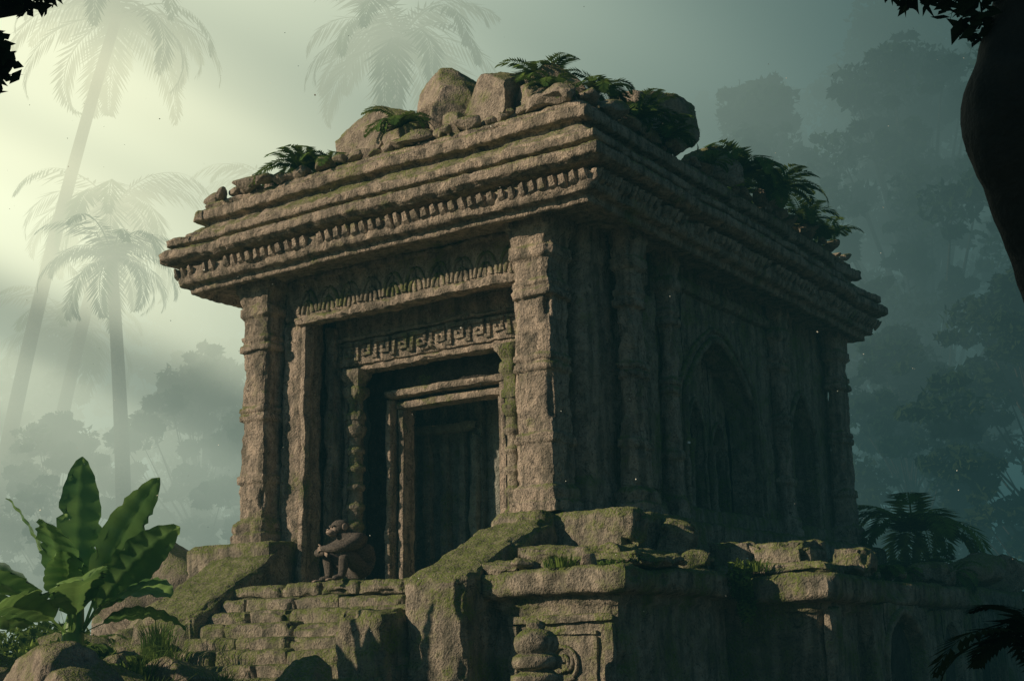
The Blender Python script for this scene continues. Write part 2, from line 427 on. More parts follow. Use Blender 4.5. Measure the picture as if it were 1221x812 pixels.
# ---------------------------------------------------------------- rocks
def ico(n):
    b=bmesh.new();bmesh.ops.create_icosphere(b,subdivisions=n,radius=1)
    V=np.array([v.co[:] for v in b.verts]);F=np.array([[v.index for v in f.verts] for f in b.faces]);b.free();return V,F
ICO_V,ICO_F=ico(5);ICO3_V,ICO3_F=ico(3)
def rock_pts(c,r,seed,low=False):
    g=np.random.default_rng(seed)
    V=(ICO3_V if low else ICO_V).copy()
    V*=1+.25*vn(V,1.1,seed%50)[:,None]
    for k in range(14):
        n=g.normal(size=3);n/=np.linalg.norm(n);h=g.uniform(.42,.80)
        d=V@n-h;V-=np.where(d>0,d,0)[:,None]*n*.96
    a=g.uniform(0,6.28);ca,sa=math.cos(a),math.sin(a)
    V=V@np.array([[ca,sa,0],[-sa,ca,0],[0,0,1]])
    V=V*np.array(r)*1.35
    V=V+np.array(c)
    m=min(r)
    V=V+vdisp(V,[(1.3/m,.04*m,7),(4/m,.03*m,8),(11/m,.02*m,9)])
    return V
def rock(name,c,r,seed,mat=None,parent=None,low=False):
    mb=MB();mb.add(rock_pts(c,r,seed,low),ICO3_F if low else ICO_F);return mb.obj(name,mat or M_rock,disp=None,parent=parent)
roof=[((-3.9,.45,7.05),(.80,.6,.72)),((-2.65,1.0,7.5),(.58,.6,.55)),((-2.05,.5,7.0),(.50,.5,.5)),((-1.3,.45,7.0),(.62,.5,.60)),((-2.0,1.9,7.9),(.5,.5,.45)),
 ((-.45,.5,6.75),(.42,.4,.42)),((.1,3.0,7.15),(1.15,1.0,.78)),((-.6,1.6,7.3),(.6,.6,.5)),((-3.0,.2,6.7),(.55,.4,.30)),((.75,4.9,6.75),(.5,.55,.45)),
 ((-5.0,.9,6.6),(.45,.4,.3)),((.8,7.2,6.7),(.4,.5,.3)),((-1.5,2.6,7.6),(.9,.9,.7)),((.3,-.1,6.6),(.28,.25,.2)),((-2.6,.1,6.62),(.35,.3,.22)),((-1.8,.05,6.6),(.3,.25,.2)),((.6,9.2,6.6),(.4,.6,.3)),((-3.3,.9,7.1),(.4,.4,.4)),((-.2,1.0,7.0),(.5,.5,.45))]
for i,(c,r) in enumerate(roof): rock('boulder',c,r,100+i)
mb=MB();g=np.random.default_rng(5)
x=-7.4
while x<.7:
    r=g.uniform(.06,.17)
    mb.add(rock_pts((x,-.28+g.uniform(-.06,.2),6.43+r*.35),(r*g.uniform(.9,1.9),r,r*g.uniform(.6,1)),int(g.integers(1000)),True),ICO3_F);x+=r*g.uniform(1.4,3.2)
y=-.1
while y<11.3:
    r=g.uniform(.06,.2)
    mb.add(rock_pts((.85+g.uniform(-.15,.08),y,6.43+r*.35),(r,r*g.uniform(.9,1.8),r*.8),int(g.integers(1000)),True),ICO3_F);y+=r*g.uniform(1.6,3.5)
for k in range(120):
    r=g.uniform(.08,.25);u=g.uniform(-6.8,.7);v=g.uniform(0,2.2)
    mb.add(rock_pts((u,v,6.5+r*.3),(r,r,r*.8),int(g.integers(1000)),True),ICO3_F)
mb.obj('roof_rubble',M_rock,disp=None)

# ---------------------------------------------------------------- platform
plat=empty('stone_platform')
mb=MB()
pp=[(-.30,-4.2),(-.30,-1.50),(-.24,-1.46),(-.24,-1.38),(-.05,-1.34),(0,-1.28),(0,-1.06),(-.05,-1.0),(-.6,-.98)]
mb.ring(-.3,2.35,-2.05,1.9,pp,.06,.05)
pp2=[(-.34,-4.2),(-.34,-1.58),(-.26,-1.55),(-.26,-1.46),(-.05,-1.42),(0,-1.36),(0,-1.10),(-.05,-1.04),(-.6,-1.0)]
mb.ring(-9.2,3.75,1.35,15.0,pp2,.08,.05)
mb.ring(-1.1,1.55,-.25,1.5,[(0,-1.0),(0,-.72),(-.06,-.66),(-.25,-.64)],.06,.03)
mb.ring(-1.0,1.15,-.02,2.6,[(0,-.66),(0,-.12),(-.05,-.04),(-.2,-.02)],.06,.03)
mb.ring(-.5,1.1,2.4,D+.4,[(0,-1.0),(0,-.12),(-.05,-.06),(-.3,-.02)],.09,.03)
mb.ring(-W-1.0,-W+1.1,-.25,1.5,[(0,-1.2),(0,-.2),(-.05,-.12),(-.3,-.1)],.08,.03)
mb.box(-W-.6,-.3,-.9,D,-3.8,-1.02,.15)
V=np.concatenate(mb.V)
bite=np.clip(vn(V,1.6,41)*1.8-.4,0,1)*.22+np.clip(vn(V,5.,42)*1.6-.4,0,1)*.07
zz=np.exp(-((V[:,2]+1.15)/.25)**2)
V[:,1]+=np.where(V[:,1]<2.0,1,0)*(V[:,0]>-.2)*bite*zz;V[:,0]-=np.where(V[:,0]>1.9,1,0)*bite*zz
V[:,2]-=.10*np.clip(vn(V*np.array([1,1,0]),1.1,44),0,1)*np.exp(-((V[:,2]+1.0)/.12)**2)
mb.V=[V];mb.F=[np.concatenate(mb.F)]
mb.obj('podium',M_stm,parent=plat)
mb=MB()
mb.box(-5.75,-.9,-1.0,1.7,-1.15,-.95,.08)
mb.obj('landing',M_stm,parent=plat)
mb=MB()
yF=-1.77
for (a,b,c,d) in ((.35,2.0,-1.72,-1.60),(.35,.50,-3.4,-1.72),(1.86,2.0,-3.4,-1.72)):
    mb.box(a,b,yF-.07,yF+.03,c,d,.06,.012,.03)
for (a,b,c,d) in ((.62,1.74,-1.88,-1.81),(.62,.69,-3.3,-1.88),(1.67,1.74,-3.3,-1.88)):
    mb.box(a,b,yF-.04,yF+.03,c,d,.06,.01,.02)
for s in (1,-1):
    pts=[];
    for k in range(40):
        a=k*.3;r=.03+.006*k
        pts.append((1.2+s*(.0+r*math.cos(a)) ,yF-.01,-2.2+r*math.sin(a)))
    mb.tube(pts,[.028]*40,6)
mb.tube([(.8,yF,-2.6),(1.0,yF,-2.5),(1.2,yF,-2.62),(1.4,yF,-2.5),(1.6,yF,-2.6)],[.03]*5,6,res=.05)
for y0 in (1.75,6.1,8.3,10.6):
    mb.box(3.42,3.58,y0,y0+.45,-3.8,-1.5,.08)
mb.obj('relief_panel',M_stm,disp=[(.9,.015,1),(3.2,.014,2),(11.,.010,3)],parent=plat)
mb=MB()
arch_panel(mb,3.2,5.95,-4.1,-1.44,4.6,.85,-2.15,.58,3.66,3.35)
arch_rim(mb,4.6,.92,-4,-2.12,.60,3.67,.06)
for yy in (7.35,9.6):
    arch_panel(mb,yy-.8,yy+.8,-4.1,-1.48,yy,.5,-2.1,.42,3.60,3.35)
mb.obj('side_arches',M_stm,parent=plat)
mb=MB();mb.box(3.415,3.45,3.3,10.3,-4.1,-1.5,.3,0);mb.obj('niche_shade_sheet',M_shade,disp=None,parent=plat)  # dark sheet painting the shade inside the niches
def slope(x0,x1,yt,zt,yb,zb,zbot):
    mb=MB()
    c=[(x0,yb,zbot),(x0,yb,zb),(x0,yt,zbot),(x0,yt,zt),(x1,yb,zbot),(x1,yb,zb),(x1,yt,zbot),(x1,yt,zt)]
    mb.hexa(c,.045,.035,.13)
    return mb
BR=[(.9,.03,1),(2.6,.035,2),(7.,.022,3),(20.,.010,4)]
mb=slope(-.98,.06,.02,-.03,-2.45,-1.05,-3.9)
mb.box(-1.78,-.95,-2.95,-2.0,-3.9,-1.47,.045,.03,.12)
mb.box(-1.02,.02,-.35,.35,-.7,-.02,.05,.03,.06)
mb.obj('stone_balustrade',M_stm,disp=BR)
mb=slope(-W-.35,-W+1.15,.02,-.2,-2.0,-1.50,-3.9)
mb.box(-W-.5,-W+1.0,-2.7,-1.9,-3.9,-1.85,.06,.03,.12)
mb.obj('stone_balustrade',M_stm,disp=BR)
mb=MB();z=-1.0;y=-1.02
g=np.random.default_rng(3)
for i in range(13):
    zt=-.97-.2*(i+1)+.0;x=-5.75
    while x<-.95:
        w=g.uniform(.5,1.6);x2=min(x+w,-.9)
        if -.9-x2<.4:x2=-.9
        mb.box(x+.006,x2-.006,y-.28*(i+1)+g.uniform(-.05,.04),y-.28*i+.3,zt-.35,zt+.0+g.uniform(-.03,.02),.045,.022,.07,rot=(g.uniform(-.02,.02),g.uniform(-.02,.02),g.uniform(-.015,.015)))
        x=x2
x=-5.75
while x<-.95:
    w=g.uniform(.6,1.2);x2=min(x+w,-.9)
    mb.box(x+.006,x2-.006,-1.12+g.uniform(-.04,.04),-.6,-1.17,-.94+g.uniform(-.02,.01),.045,.022,.07);x=x2
mb.obj('stone_stairs',M_stm,disp=[(.9,.02,1),(3.2,.020,2),(9.,.014,3),(20,.008,4)])
blocks=[((1.35,1.15,-.72),(.30,.28,.55),(0.1,.35,.5)),((1.95,2.25,-.74),(.42,.35,.25),(0,.03,.1)),((2.75,2.3,-.76),(.5,.4,.24),(0,-.03,-.05)),((3.0,2.0,-.97),(.62,.45,.12),(0,0,.02)),
 ((1.0,-.9,-.78),(.8,.5,.14),(0,.02,.03)),((1.7,-1.0,-.92),(.7,.7,.09),(0,0,-.03)),((3.3,3.6,-.79),(.3,.4,.22),(0,.1,.2)),((1.1,.3,-.3),(.25,.3,.28),(.1,.2,.3)),
 ((2.6,5.0,-.84),(.4,.4,.2),(0,0,.4)),((3.2,7.8,-.85),(.4,.5,.22),(0,0,.3)),((.3,-1.7,-.93),(.4,.25,.10),(0,.04,.1)),((2.0,.6,-.85),(.25,.3,.16),(.1,-.08,.6))]
for i,(c,h,r) in enumerate(blocks):
    mb=MB();mb.box(c[0]-h[0],c[0]+h[0],c[1]-h[1],c[1]+h[1],c[2]-h[2],c[2]+h[2],.04,.04,.13,rot=r)
    mb.obj('stone_block',M_stm,disp=BR)
rock('boulder',(3.1,10.2,-.75),(.8,.8,.4),501);rock('boulder',(3.2,12.0,-.8),(.8,1.0,.45),502)
mb=MB();g=np.random.default_rng(8)
for k in range(60):
    r=g.uniform(.04,.13);u,v=((g.uniform(.3,2.2),g.uniform(-1.9,-.3)) if k%2 else (g.uniform(1.7,3.6),g.uniform(1.6,6)))
    mb.add(rock_pts((u,v,-.97+r*.4),(r,r*1.2,r*.8),int(g.integers(1000)),True),ICO3_F)
mb.obj('ledge_rubble',M_rock,disp=None)
mb=MB()
mb.lathe(1.42,-2.75,[(.34,-4.0),(.34,-2.75),(.42,-2.7),(.44,-2.6),(.36,-2.52),(.3,-2.5),(.33,-2.42),(.33,-2.36),(.24,-2.33),(.2,-2.3),(.3,-2.26),(.32,-2.2),(.30,-2.14),(.22,-2.1),(.26,-2.06),(.285,-1.98),(.27,-1.9),(.2,-1.83),(.1,-1.8),(.12,-1.77),(.11,-1.72),(.04,-1.69),(.0,-1.68)],36,.03)
mb.obj('stone_stupa_finial',M_stm,disp=[(3.2,.012,2),(11.,.009,3)])

# ---------------------------------------------------------------- terrain
def gh(x,y):
    r=np.hypot(x,y)
    h=-3.75+.0*x
    h=h+1.35*np.exp(-((x+5.5)**2/14+(y+5.0)**2/9))
    h=h+1.3*np.exp(-((x+10)**2/22+(y-1)**2/26))
    s=-.56*x+.83*y
    t=np.clip((r-38)/90,0,1);t=t*t*(3-2*t)
    h=h+t*16*np.clip((s+20)/60,0,1)
    P=np.stack([x.ravel(),y.ravel(),0*x.ravel()],1)
    n=vn(P,.35,21)*.18+vn(P,1.2,22)*.07+vn(P,.05,23)*np.clip(r.ravel()-30,0,60)/60*4
    return h+n.reshape(x.shape)
rad=np.concatenate([np.linspace(0,26,110),26*np.exp(np.linspace(.02,math.log(700/26),70))])
ang=np.linspace(0,2*math.pi,241)
Rr,Aa=np.meshgrid(rad,ang,indexing='ij');X=Rr*np.cos(Aa);Y=Rr*np.sin(Aa);Z=gh(X,Y)
idx=np.arange(X.size).reshape(X.shape)
mb=MB();mb.add(np.stack([X.ravel(),Y.ravel(),Z.ravel()],1),np.stack([idx[:-1,:-1],idx[1:,:-1],idx[1:,1:],idx[:-1,1:]],-1).reshape(-1,4))
mb.obj('ground',M_ground,disp=None)
gr=[((-1.9,-7.1,-2.66),(.9,.6,.62)),((-1.25,-4.2,-2.66),(.62,.5,.5)),((-3.1,-4.3,-2.48),(.6,.5,.42)),((-3.9,-6.7,-2.45),(.5,.4,.4)),((-2.9,-5.6,-2.55),(.45,.4,.35)),
 ((-10.9,2.6,-1.1),(2.0,1.5,1.4)),((-9.3,.8,-1.6),(1.1,1.0,.9)),((-8.4,-.9,-2.0),(.7,.6,.5)),((-5.1,-4.7,-2.3),(.5,.45,.35)),((-6.6,-3.4,-2.1),(.6,.5,.42)),((-.4,-5.4,-3.1),(.7,.6,.55)),((.4,-3.6,-3.2),(.6,.5,.5)),
 ((-12.8,4.5,-1.4),(1.8,1.4,1.3)),((2.6,-4.2,-3.4),(.6,.5,.4)),((5.6,10,-1.9),(1.2,1.4,1.0)),((-.6,-8.2,-2.72),(.5,.4,.4)),((-4.4,-4.6,-2.25),(.35,.3,.3))]
for i,(c,r) in enumerate(gr): rock('boulder',c,r,300+i)

# ---------------------------------------------------------------- vegetation
def leafquad(V,F,a,b,w,nrm):
    d=b-a;sd=np.cross(d,nrm);l=np.linalg.norm(sd)+1e-9;sd=sd/l*w
    k=len(V);m=a+d*.4
    V+= [a,m+sd,b,m-sd];F.append((k,k+1,k+2,k+3))
def frond(V,F,base,az,L,elev,droop,nl,ll,lw,sweep=.5,hang=.35,g=random):
    ca,sa=math.cos(az),math.sin(az)
    h=np.array([ca,sa,0]);up=np.array([0,0,1.]);side=np.array([-sa,ca,0])
    P=[];n=nl
    p=np.array(base,float);e=elev
    for i in range(n+1):
        P.append(p.copy());e-=droop/n*(1+.8*i/n);p=p+(h*math.cos(e)+up*math.sin(e))*L/n
    for i in range(1,n+1):
        t=i/n
        d=P[i]-P[i-1];d/=np.linalg.norm(d);nn=np.cross(side,d)
        l=ll*(math.sin(math.pi*min(1,.12+.86*t))**.6)*g.uniform(.85,1.1)
        for s in (-1,1):
            if g.random()<.04: continue
            v=side*s*(1-sweep*t)+d*(sweep+.3*t)+up*(-hang*g.uniform(.6,1.4))
            v/=np.linalg.norm(v)
            leafquad(V,F,P[i],P[i]+v*l,lw,nn+.3*g.uniform(-1,1)*side)
        k=len(V);w=side*.012*L*(1-t*.8);V+=[P[i-1]-w,P[i-1]+w,P[i]+w*.9,P[i]-w*.9];F.append((k,k+1,k+2,k+3))
def fern(name,c,R,n,seed,mat=None,elev=(.5,1.3)):
    g=random.Random(seed);V=[];F=[]
    for i in range(n):
        frond(V,F,(0,0,0),i*6.283/n+g.uniform(-.3,.3),R*g.uniform(.7,1.1),g.uniform(*elev),g.uniform(1.1,1.9),24,R*.26,R*.024,.35,.15,g)
    mb=MB();mb.add(V,F);o=mb.obj(name,mat or M_fern,disp=None,smooth=False);o.location=c;return o
ferns=[((-5.3,.0,6.65),1.05,13),((-4.7,.1,6.6),.85,11),((-5.9,.1,6.5),.7,10),((-2.95,-.05,6.9),.85,12),((-.6,.9,7.35),1.0,14),((.35,1.2,7.1),.9,13),((.75,1.8,6.7),.9,14),((1.0,2.4,6.5),.8,13),((-.1,.4,7.0),.7,12),
 ((.9,5.6,6.8),1.35,16),((1.0,6.8,6.7),1.4,16),((1.0,8.4,6.5),1.2,13),((1.0,9.6,6.5),.9,13),((3.0,4.0,-.9),.6,12),((3.1,5.6,-.9),.6,12),((1.6,11.9,.3),2.2,16),((1.9,11.2,-.8),1.6,14),((2.2,3.2,-.9),.5,12),((2.9,7.0,-.9),.6,11),
 ((-4.6,-3.9,-2.2),.6,12),((-7.9,-2.2,-1.9),.8,12),((-2.3,-4.9,-2.6),.55,12),((-5.6,-5.4,-2.3),.7,12),((1.7,-1.2,-.9),.28,9),((-7.4,-.9,-1.4),.6,10),((1.0,4.0,6.5),.6,9),((.4,-.1,6.5),.35,9),((3.3,8.6,-.9),.8,12)]
for i,(c,r,n) in enumerate(ferns): fern('fern',c,r,n,40+i)
def leafcloud(name,spots,size,n,seed,mat,par=None):
    g=np.random.default_rng(seed)
    out=[]
    for (c,r) in spots:
        m=int(n*np.prod(r)**(1/3.))
        d=g.normal(size=(m,3));d/=np.linalg.norm(d,axis=1)[:,None]
        P=np.array(c)+d*np.array(r)*(g.random((m,1))**.4)
        out.append(P)
    P=np.concatenate(out);m=len(P)
    a=g.normal(size=(m,3));a/=np.linalg.norm(a,axis=1)[:,None]
    b=np.cross(a,g.normal(size=(m,3)));b/=np.linalg.norm(b,axis=1)[:,None]
    s=(size*g.uniform(.6,1.3,(m,1)))
    V=np.stack([P-a*s,P+b*s*.45,P+a*s,P-b*s*.45],1).reshape(-1,3)
    F=np.arange(4*m).reshape(m,4)
    mb=MB();mb.add(V,F);return mb.obj(name,mat,disp=None,smooth=False,parent=par)
leafcloud('ivy',[((2.45,1.1,-1.1),(.18,.25,.3)),((2.5,1.2,-1.45),(.12,.2,.3))],.05,1500,1,M_fern)
leafcloud('ivy',[((2.0,-1.8,-1.0),(.25,.2,.08))],.04,900,2,M_fern)
leafcloud('undergrowth',[((-4.4,-5.2,-2.35),(1.0,.8,.3)),((-5.8,-4.2,-2.1),(.9,.6,.3)),((-2.6,-6.3,-2.8),(.8,.6,.25)),((-7.6,-2.9,-2.0),(.8,.6,.35)),((-9.5,-2,-1.9),(1.2,1,.5))],.09,1800,3,M_fern)
g=np.random.default_rng(77)
mb=MB();m=420;P=np.stack([g.uniform(-7,9,m),g.uniform(-13,-1.5,m),g.uniform(-2,7,m)],1);a=g.normal(size=(m,3));a/=np.linalg.norm(a,axis=1)[:,None];b=np.cross(a,g.normal(size=(m,3)));b/=np.linalg.norm(b,axis=1)[:,None];s=g.uniform(.003,.008,(m,1))
mb.add(np.stack([P-a*s,P+b*s,P+a*s,P-b*s],1).reshape(-1,3),np.arange(4*m).reshape(m,4));mb.obj('floating_dust',M_dust,disp=None,smooth=False)
def grass(name,c,n,h,spread,seed):
    g=random.Random(seed);V=[];F=[]
    for i in range(n):
        a=g.uniform(0,6.28);r=spread*g.random();b=np.array([r*math.cos(a),r*math.sin(a),0]);hh=h*g.uniform(.5,1.1)
        o=np.array([math.cos(a+g.uniform(-1,1)),math.sin(a+g.uniform(-1,1)),0]);w=np.array([-o[1],o[0],0])*.008
        p1=b+o*hh*.15+np.array([0,0,hh*.6]);p2=b+o*hh*.5+np.array([0,0,hh*.9])
        k=len(V);V+=[b-w,b+w,p1+w,p1-w,p1-w,p1+w,p2+w*.1,p2-w*.1];F+=[(k,k+1,k+2,k+3),(k+4,k+5,k+6,k+7)]
    mb=MB();mb.add(V,F);o=mb.obj(name,M_fern,disp=None,smooth=False);o.location=c;return o
for i,(c,h) in enumerate([((-4.9,-3.3,-2.1),.6),((-5.4,-2.9,-2.0),.55),((-4.0,-3.9,-2.3),.45),((-3.4,-4.9,-2.4),.5),((-1.9,-4.9,-2.6),.4),((-1.2,-6.6,-2.7),.5),((1.3,-1.9,-1.0),.2),((2.6,1.3,-1.0),.22)]):
    grass('grass_tuft',c,110,h,.25,i)
def banana(c):
    par=empty('banana_plant',c)
    g=random.Random(4)
    specs=[ (1.9,1.75,1.5,.25,.21),(.1,1.6,1.3,.35,.19),(.4,1.15,1.15,.6,.20),(2.7,1.6,1.2,.5,.19),(3.3,1.6,.95,1.2,.26),(-1.2,1.15,.9,1.2,.26),(3.9,1.35,.8,1.0,.26),(-.5,1.2,.75,1.2,.24),(-2.0,1.1,.6,1.2,.24),(.1,1.0,.5,1.2,.22),(3.0,1.6,.6,1.4,.26),(4.8,.9,1.2,.6,.20),(3.5,1.3,.35,1.0,.24),(-1.6,1.3,1.2,.8,.24),(-.2,1.35,1.0,.5,.2)]
    for k,(az,L,el,dr,w) in enumerate(specs):
        az=az+.596
        h=np.array([math.cos(az),math.sin(az),0]);up=np.array([0,0,1.]);sd=np.array([-math.sin(az),math.cos(az),0])
        roll=g.uniform(-.5,.5)+(1.1 if k in (1,2,14) else (-.9 if k in (3,) else 0))
        n=34;p=np.array([.08*math.cos(az),.08*math.sin(az),0.0]);e=el;V=[];ns=6
        for i in range(n+1):
            t=i/n
            d=h*math.cos(e)+up*math.sin(e);nn=np.cross(sd,d)
            s2=sd*math.cos(roll)+nn*math.sin(roll);n2=np.cross(s2,d)
            tt=(t-.22)/.78
            wd=.014 if tt<=0 else w*(math.sin(math.pi*min(1,tt**.85))**.6)+.004
            for j in range(-ns,ns+1):
                q=j/ns
                tear=(1-.25*(g.random()<.16 and abs(q)>.8)) if tt>0 else 1
                wq=wd*q*tear*(1+.04*math.sin(i*1.9+k))
                V.append(p+s2*wq+n2*(-(abs(q))*wd*.40+wd*.3*q*q)+n2*.010*math.sin(i*1.7+j*.3)*(tt>0))
            e-=dr/n*(.4+1.4*t);p=p+d*L/n
        m=2*ns+1;idx=np.arange((n+1)*m).reshape(n+1,m)
        F=np.stack([idx[:-1,:-1],idx[1:,:-1],idx[1:,1:],idx[:-1,1:]],-1).reshape(-1,4)
        mb=MB();mb.add(V,F);mb.obj('leaf_%d'%k,M_ban,disp=None,parent=par)
    mb=MB();mb.tube([(0,0,-.9),(0,0,0),(.02,.02,.35)],[.12,.1,.05],10);mb.obj('stem',M_ban,disp=None,parent=par)
    par.scale=(1.38,1.38,1.35)
banana((-3.42,-6.0,-1.75))
def palm_mesh(seed,H,lean,L,nf):
    g=random.Random(seed);V=[];F=[]
    top=np.array([lean,0,H])
    for i in range(nf):
        frond(V,F,top,i*2.4+g.uniform(-.2,.2),L*g.uniform(.85,1.1),g.uniform(-.2,1.25),g.uniform(1.2,1.9),34,L*.24,L*.011,.45,.5,g)
    mb=MB();mb.add(V,F)
    t=MB();pts=[(lean*(s**1.6),.15*math.sin(s*4),-4+(H+4)*s) for s in np.linspace(0,1,9)]
    t.tube(pts,np.linspace(.36,.22,9),10,res=.5)
    return mb,t
palms=[((-37.3,15.5),25.4,4.5,5.8,26),((-38,18.2),17.5,3.,5.4,24),((-25.0,25.5),24.6,1.0,6.2,26),((-34,26),19,2,5.2,22),((-42,21),13,1.5,5.0,20),((-30,17),13.5,-1.2,3.8,20)]
for i,((x,y),H,le,L,nf) in enumerate(palms):
    par=empty('palm_tree',(x,y,0))
    a,b=palm_mesh(60+i,H,le,L,nf)
    a.obj('fronds',M_palm,disp=None,parent=par,smooth=False);b.obj('trunk',M_bark,disp=None,parent=par)
    par.rotation_euler=(0,0,.6)
def tree_mesh(seed,H,Rc,nclump,low=.35):
    g=np.random.default_rng(seed)
    t=MB()
    bend=g.uniform(-1,1,2)*.08*H
    tr=[(bend[0]*(s**2),bend[1]*s*s,-3+(H*.8+3)*s) for s in np.linspace(0,1,7)]
    t.tube(tr,np.linspace(.02*H,.006*H,7),9,res=.8)
    spots=[]
    for k in range(nclump):
        a=g.uniform(0,6.28);zz=g.uniform(low,1.0);
        env=math.sin(math.pi*min(.98,max(.12,(zz-low+.12)/(1.12-low))))**.7
        rr=Rc*env*g.uniform(.2,1.05)
        c=np.array([rr*math.cos(a)+bend[0]*.7,rr*math.sin(a)+bend[1]*.7,zz*H])
        r=Rc*g.uniform(.09,.26)
        spots.append((c,(r*g.uniform(.8,1.3),r*g.uniform(.8,1.3),r*g.uniform(.6,1))))
        s=min(.95,zz*.8);st=np.array([bend[0]*s*s,bend[1]*s*s,-3+(H*.8+3)*s*.95])
        mid=(st+c)/2+np.array([0,0,-.02*H])
        t.tube([st,mid,c],[.006*H,.004*H,.001*H],5)
    for k in range(nclump*3):
        c,r=spots[int(g.integers(nclump))];d=g.normal(size=3);d/=np.linalg.norm(d)
        q=g.uniform(.15,.4);spots.append((np.array(c)+d*np.array(r)*1.15,(q,q,q*.6)))
    return t,spots
variants=[]
for sd,H,Rc,nc,low in ((1,17,4.2,70,.30),(2,20,5.0,95,.22),(3,13,4.2,70,.12),(4,9,3.6,55,.05)):
    t,sp=tree_mesh(sd,H,Rc,nc,low)
    o1=leafcloud('crown',sp,.18,330,sd+20,M_tree);o2=t.obj('trunk',M_bark,disp=None)
    variants.append((o1.data,o2.data));bpy.data.objects.remove(o1);bpy.data.objects.remove(o2)
def tree(x,y,v,s,rot,dz=0):
    par=empty('jungle_tree',(x,y,dz));par.scale=(s,s,s);par.rotation_euler=(0,0,rot)
    for nm,me in zip(('crown','trunk'),variants[v]):
        o=bpy.data.objects.new(nm,me);COL.objects.link(o);o.parent=par
trees=[(-11.3,33.5,0,1.27,0),(-4.8,36,1,1.12,1),(2.9,33.5,1,1.15,2),(10.4,31,1,1.05,3),(-.7,46.5,1,1.58,4),(-8.8,50,1,1.6,1.5),(9.8,45,1,1.6,.3),(-17.5,57,0,1.8,2.2),
 (6.1,27.5,3,1.3,.5),(13.5,32.2,2,1.4,1.1),(14.7,48,1,1.85,2),(-23.9,62,1,1.7,.2),(1,60,1,2.05,4.4),(17,60,1,2.2,1.3),(-3.9,30,3,.95,4.1),(1.1,28,3,1.05,2.6),
 (-31,21,3,1.1,1),(-27.5,21.5,3,.9,2.2),(-36,25,2,.9,3),(-34,17,3,.8,4),(-43,23,2,1.0,.7),(-23.5,24,3,1.0,5.4),(-44,32,1,1.0,3.3),(-27,44,0,1.5,2.5)]
for i,(x,y,v,s,r) in enumerate(trees): tree(x,y,v,s,r)
tree(2.6,-22.2,3,.95,2,-2.5);tree(4.2,-20.4,3,.7,1,-3)  # unseen trees added out of frame to shade the foreground
par=empty('leaning_tree')
mb=MB();mb.tube([(10.4,-12.6,-4.2),(10.3,-12.7,-2.6),(10.16,-12.9,-1.3),(10.10,-13.06,-.85),(10.07,-13.15,-.58),(10.15,-13.17,-.33),(10.26,-13.2,.05),(10.5,-13.3,1.4),(10.9,-13.4,3.2)],[.27,.2,.16,.165,.205,.175,.15,.14,.12],24,res=.03,wob=.035)
mb.tube([(10.2,-13.18,-.15),(10.05,-13.25,-.12),(9.9,-13.34,-.2)],[.03,.015,.005],8,res=.04)
mb.tube([(10.2,-13.18,-.1),(10.0,-13.25,.0),(9.86,-13.34,-.1)],[.02,.012,.005],8,res=.04)
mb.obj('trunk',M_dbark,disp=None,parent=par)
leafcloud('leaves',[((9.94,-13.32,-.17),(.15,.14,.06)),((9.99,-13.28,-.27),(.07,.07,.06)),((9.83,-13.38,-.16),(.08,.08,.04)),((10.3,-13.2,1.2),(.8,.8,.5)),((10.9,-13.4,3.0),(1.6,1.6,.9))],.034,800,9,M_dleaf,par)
par=empty('overhanging_branch_tree')
mb=MB();mb.tube([(6.6,-15.6,-4.2),(6.75,-15.5,-2),(6.9,-15.45,0),(7.1,-15.3,1.6)],[.16,.13,.11,.07],14,res=.1,wob=.02)
mb.tube([(6.9,-15.45,-.2),(7.2,-15.2,-.1),(7.45,-15.0,-.15),(7.62,-14.9,-.15)],[.05,.04,.04,.025],8,res=.05,wob=.02)
mb.tube([(7.2,-15.2,-.15),(7.45,-15.0,-.28),(7.57,-14.91,-.34)],[.045,.055,.045],8,res=.03,wob=.03)
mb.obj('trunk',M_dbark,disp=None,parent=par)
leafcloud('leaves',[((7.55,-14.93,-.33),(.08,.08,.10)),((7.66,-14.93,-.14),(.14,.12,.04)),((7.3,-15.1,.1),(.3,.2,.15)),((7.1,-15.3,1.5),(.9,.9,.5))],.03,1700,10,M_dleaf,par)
fern('fern',(9.94,-12.82,-2.14),.5,16,77,M_dleaf,elev=(.6,1.4))

# ---------------------------------------------------------------- chimpanzee
chimp=empty('chimpanzee',(-3.42,-.72,-.95));chimp.rotation_euler=(0,0,-.45);chimp.scale=(1.4,1.4,1.25)
def skin(name,verts,edges,rads,mat,sub=2,root=0):
    me=bpy.data.meshes.new(name);me.from_pydata([Vector(v) for v in verts],edges,[]);o=bpy.data.objects.new(name,me);COL.objects.link(o)
    m=o.modifiers.new('s','SKIN');m.use_smooth_shade=True
    for i,r in enumerate(rads):
        me.skin_vertices[0].data[i].radius=(r,r) if not isinstance(r,tuple) else r
    me.skin_vertices[0].data[root].use_root=True
    s=o.modifiers.new('ss','SUBSURF');s.levels=sub;s.render_levels=sub
    me.materials.append(mat);o.parent=chimp;return o
v=[(0,.16,.15),(0,.14,.30),(0,.06,.44),(0,-.04,.55),(0,-.11,.62),(0,-.15,.68),
 (.12,.08,.13),(.25,-.12,.30),(.26,-.20,.36),(.21,-.18,.18),(.19,-.20,.06),(.20,-.31,.035),
 (-.12,.08,.13),(-.25,-.12,.30),(-.26,-.20,.36),(-.21,-.18,.18),(-.19,-.20,.06),(-.20,-.31,.035),
 (.16,-.01,.52),(.25,-.05,.48),(.31,-.20,.42),(.26,-.30,.40),(.10,-.36,.41),(.02,-.37,.42),
 (-.16,-.01,.52),(-.25,-.05,.48),(-.31,-.20,.41),(-.25,-.31,.38),(-.08,-.33,.37),(.02,-.33,.36)]
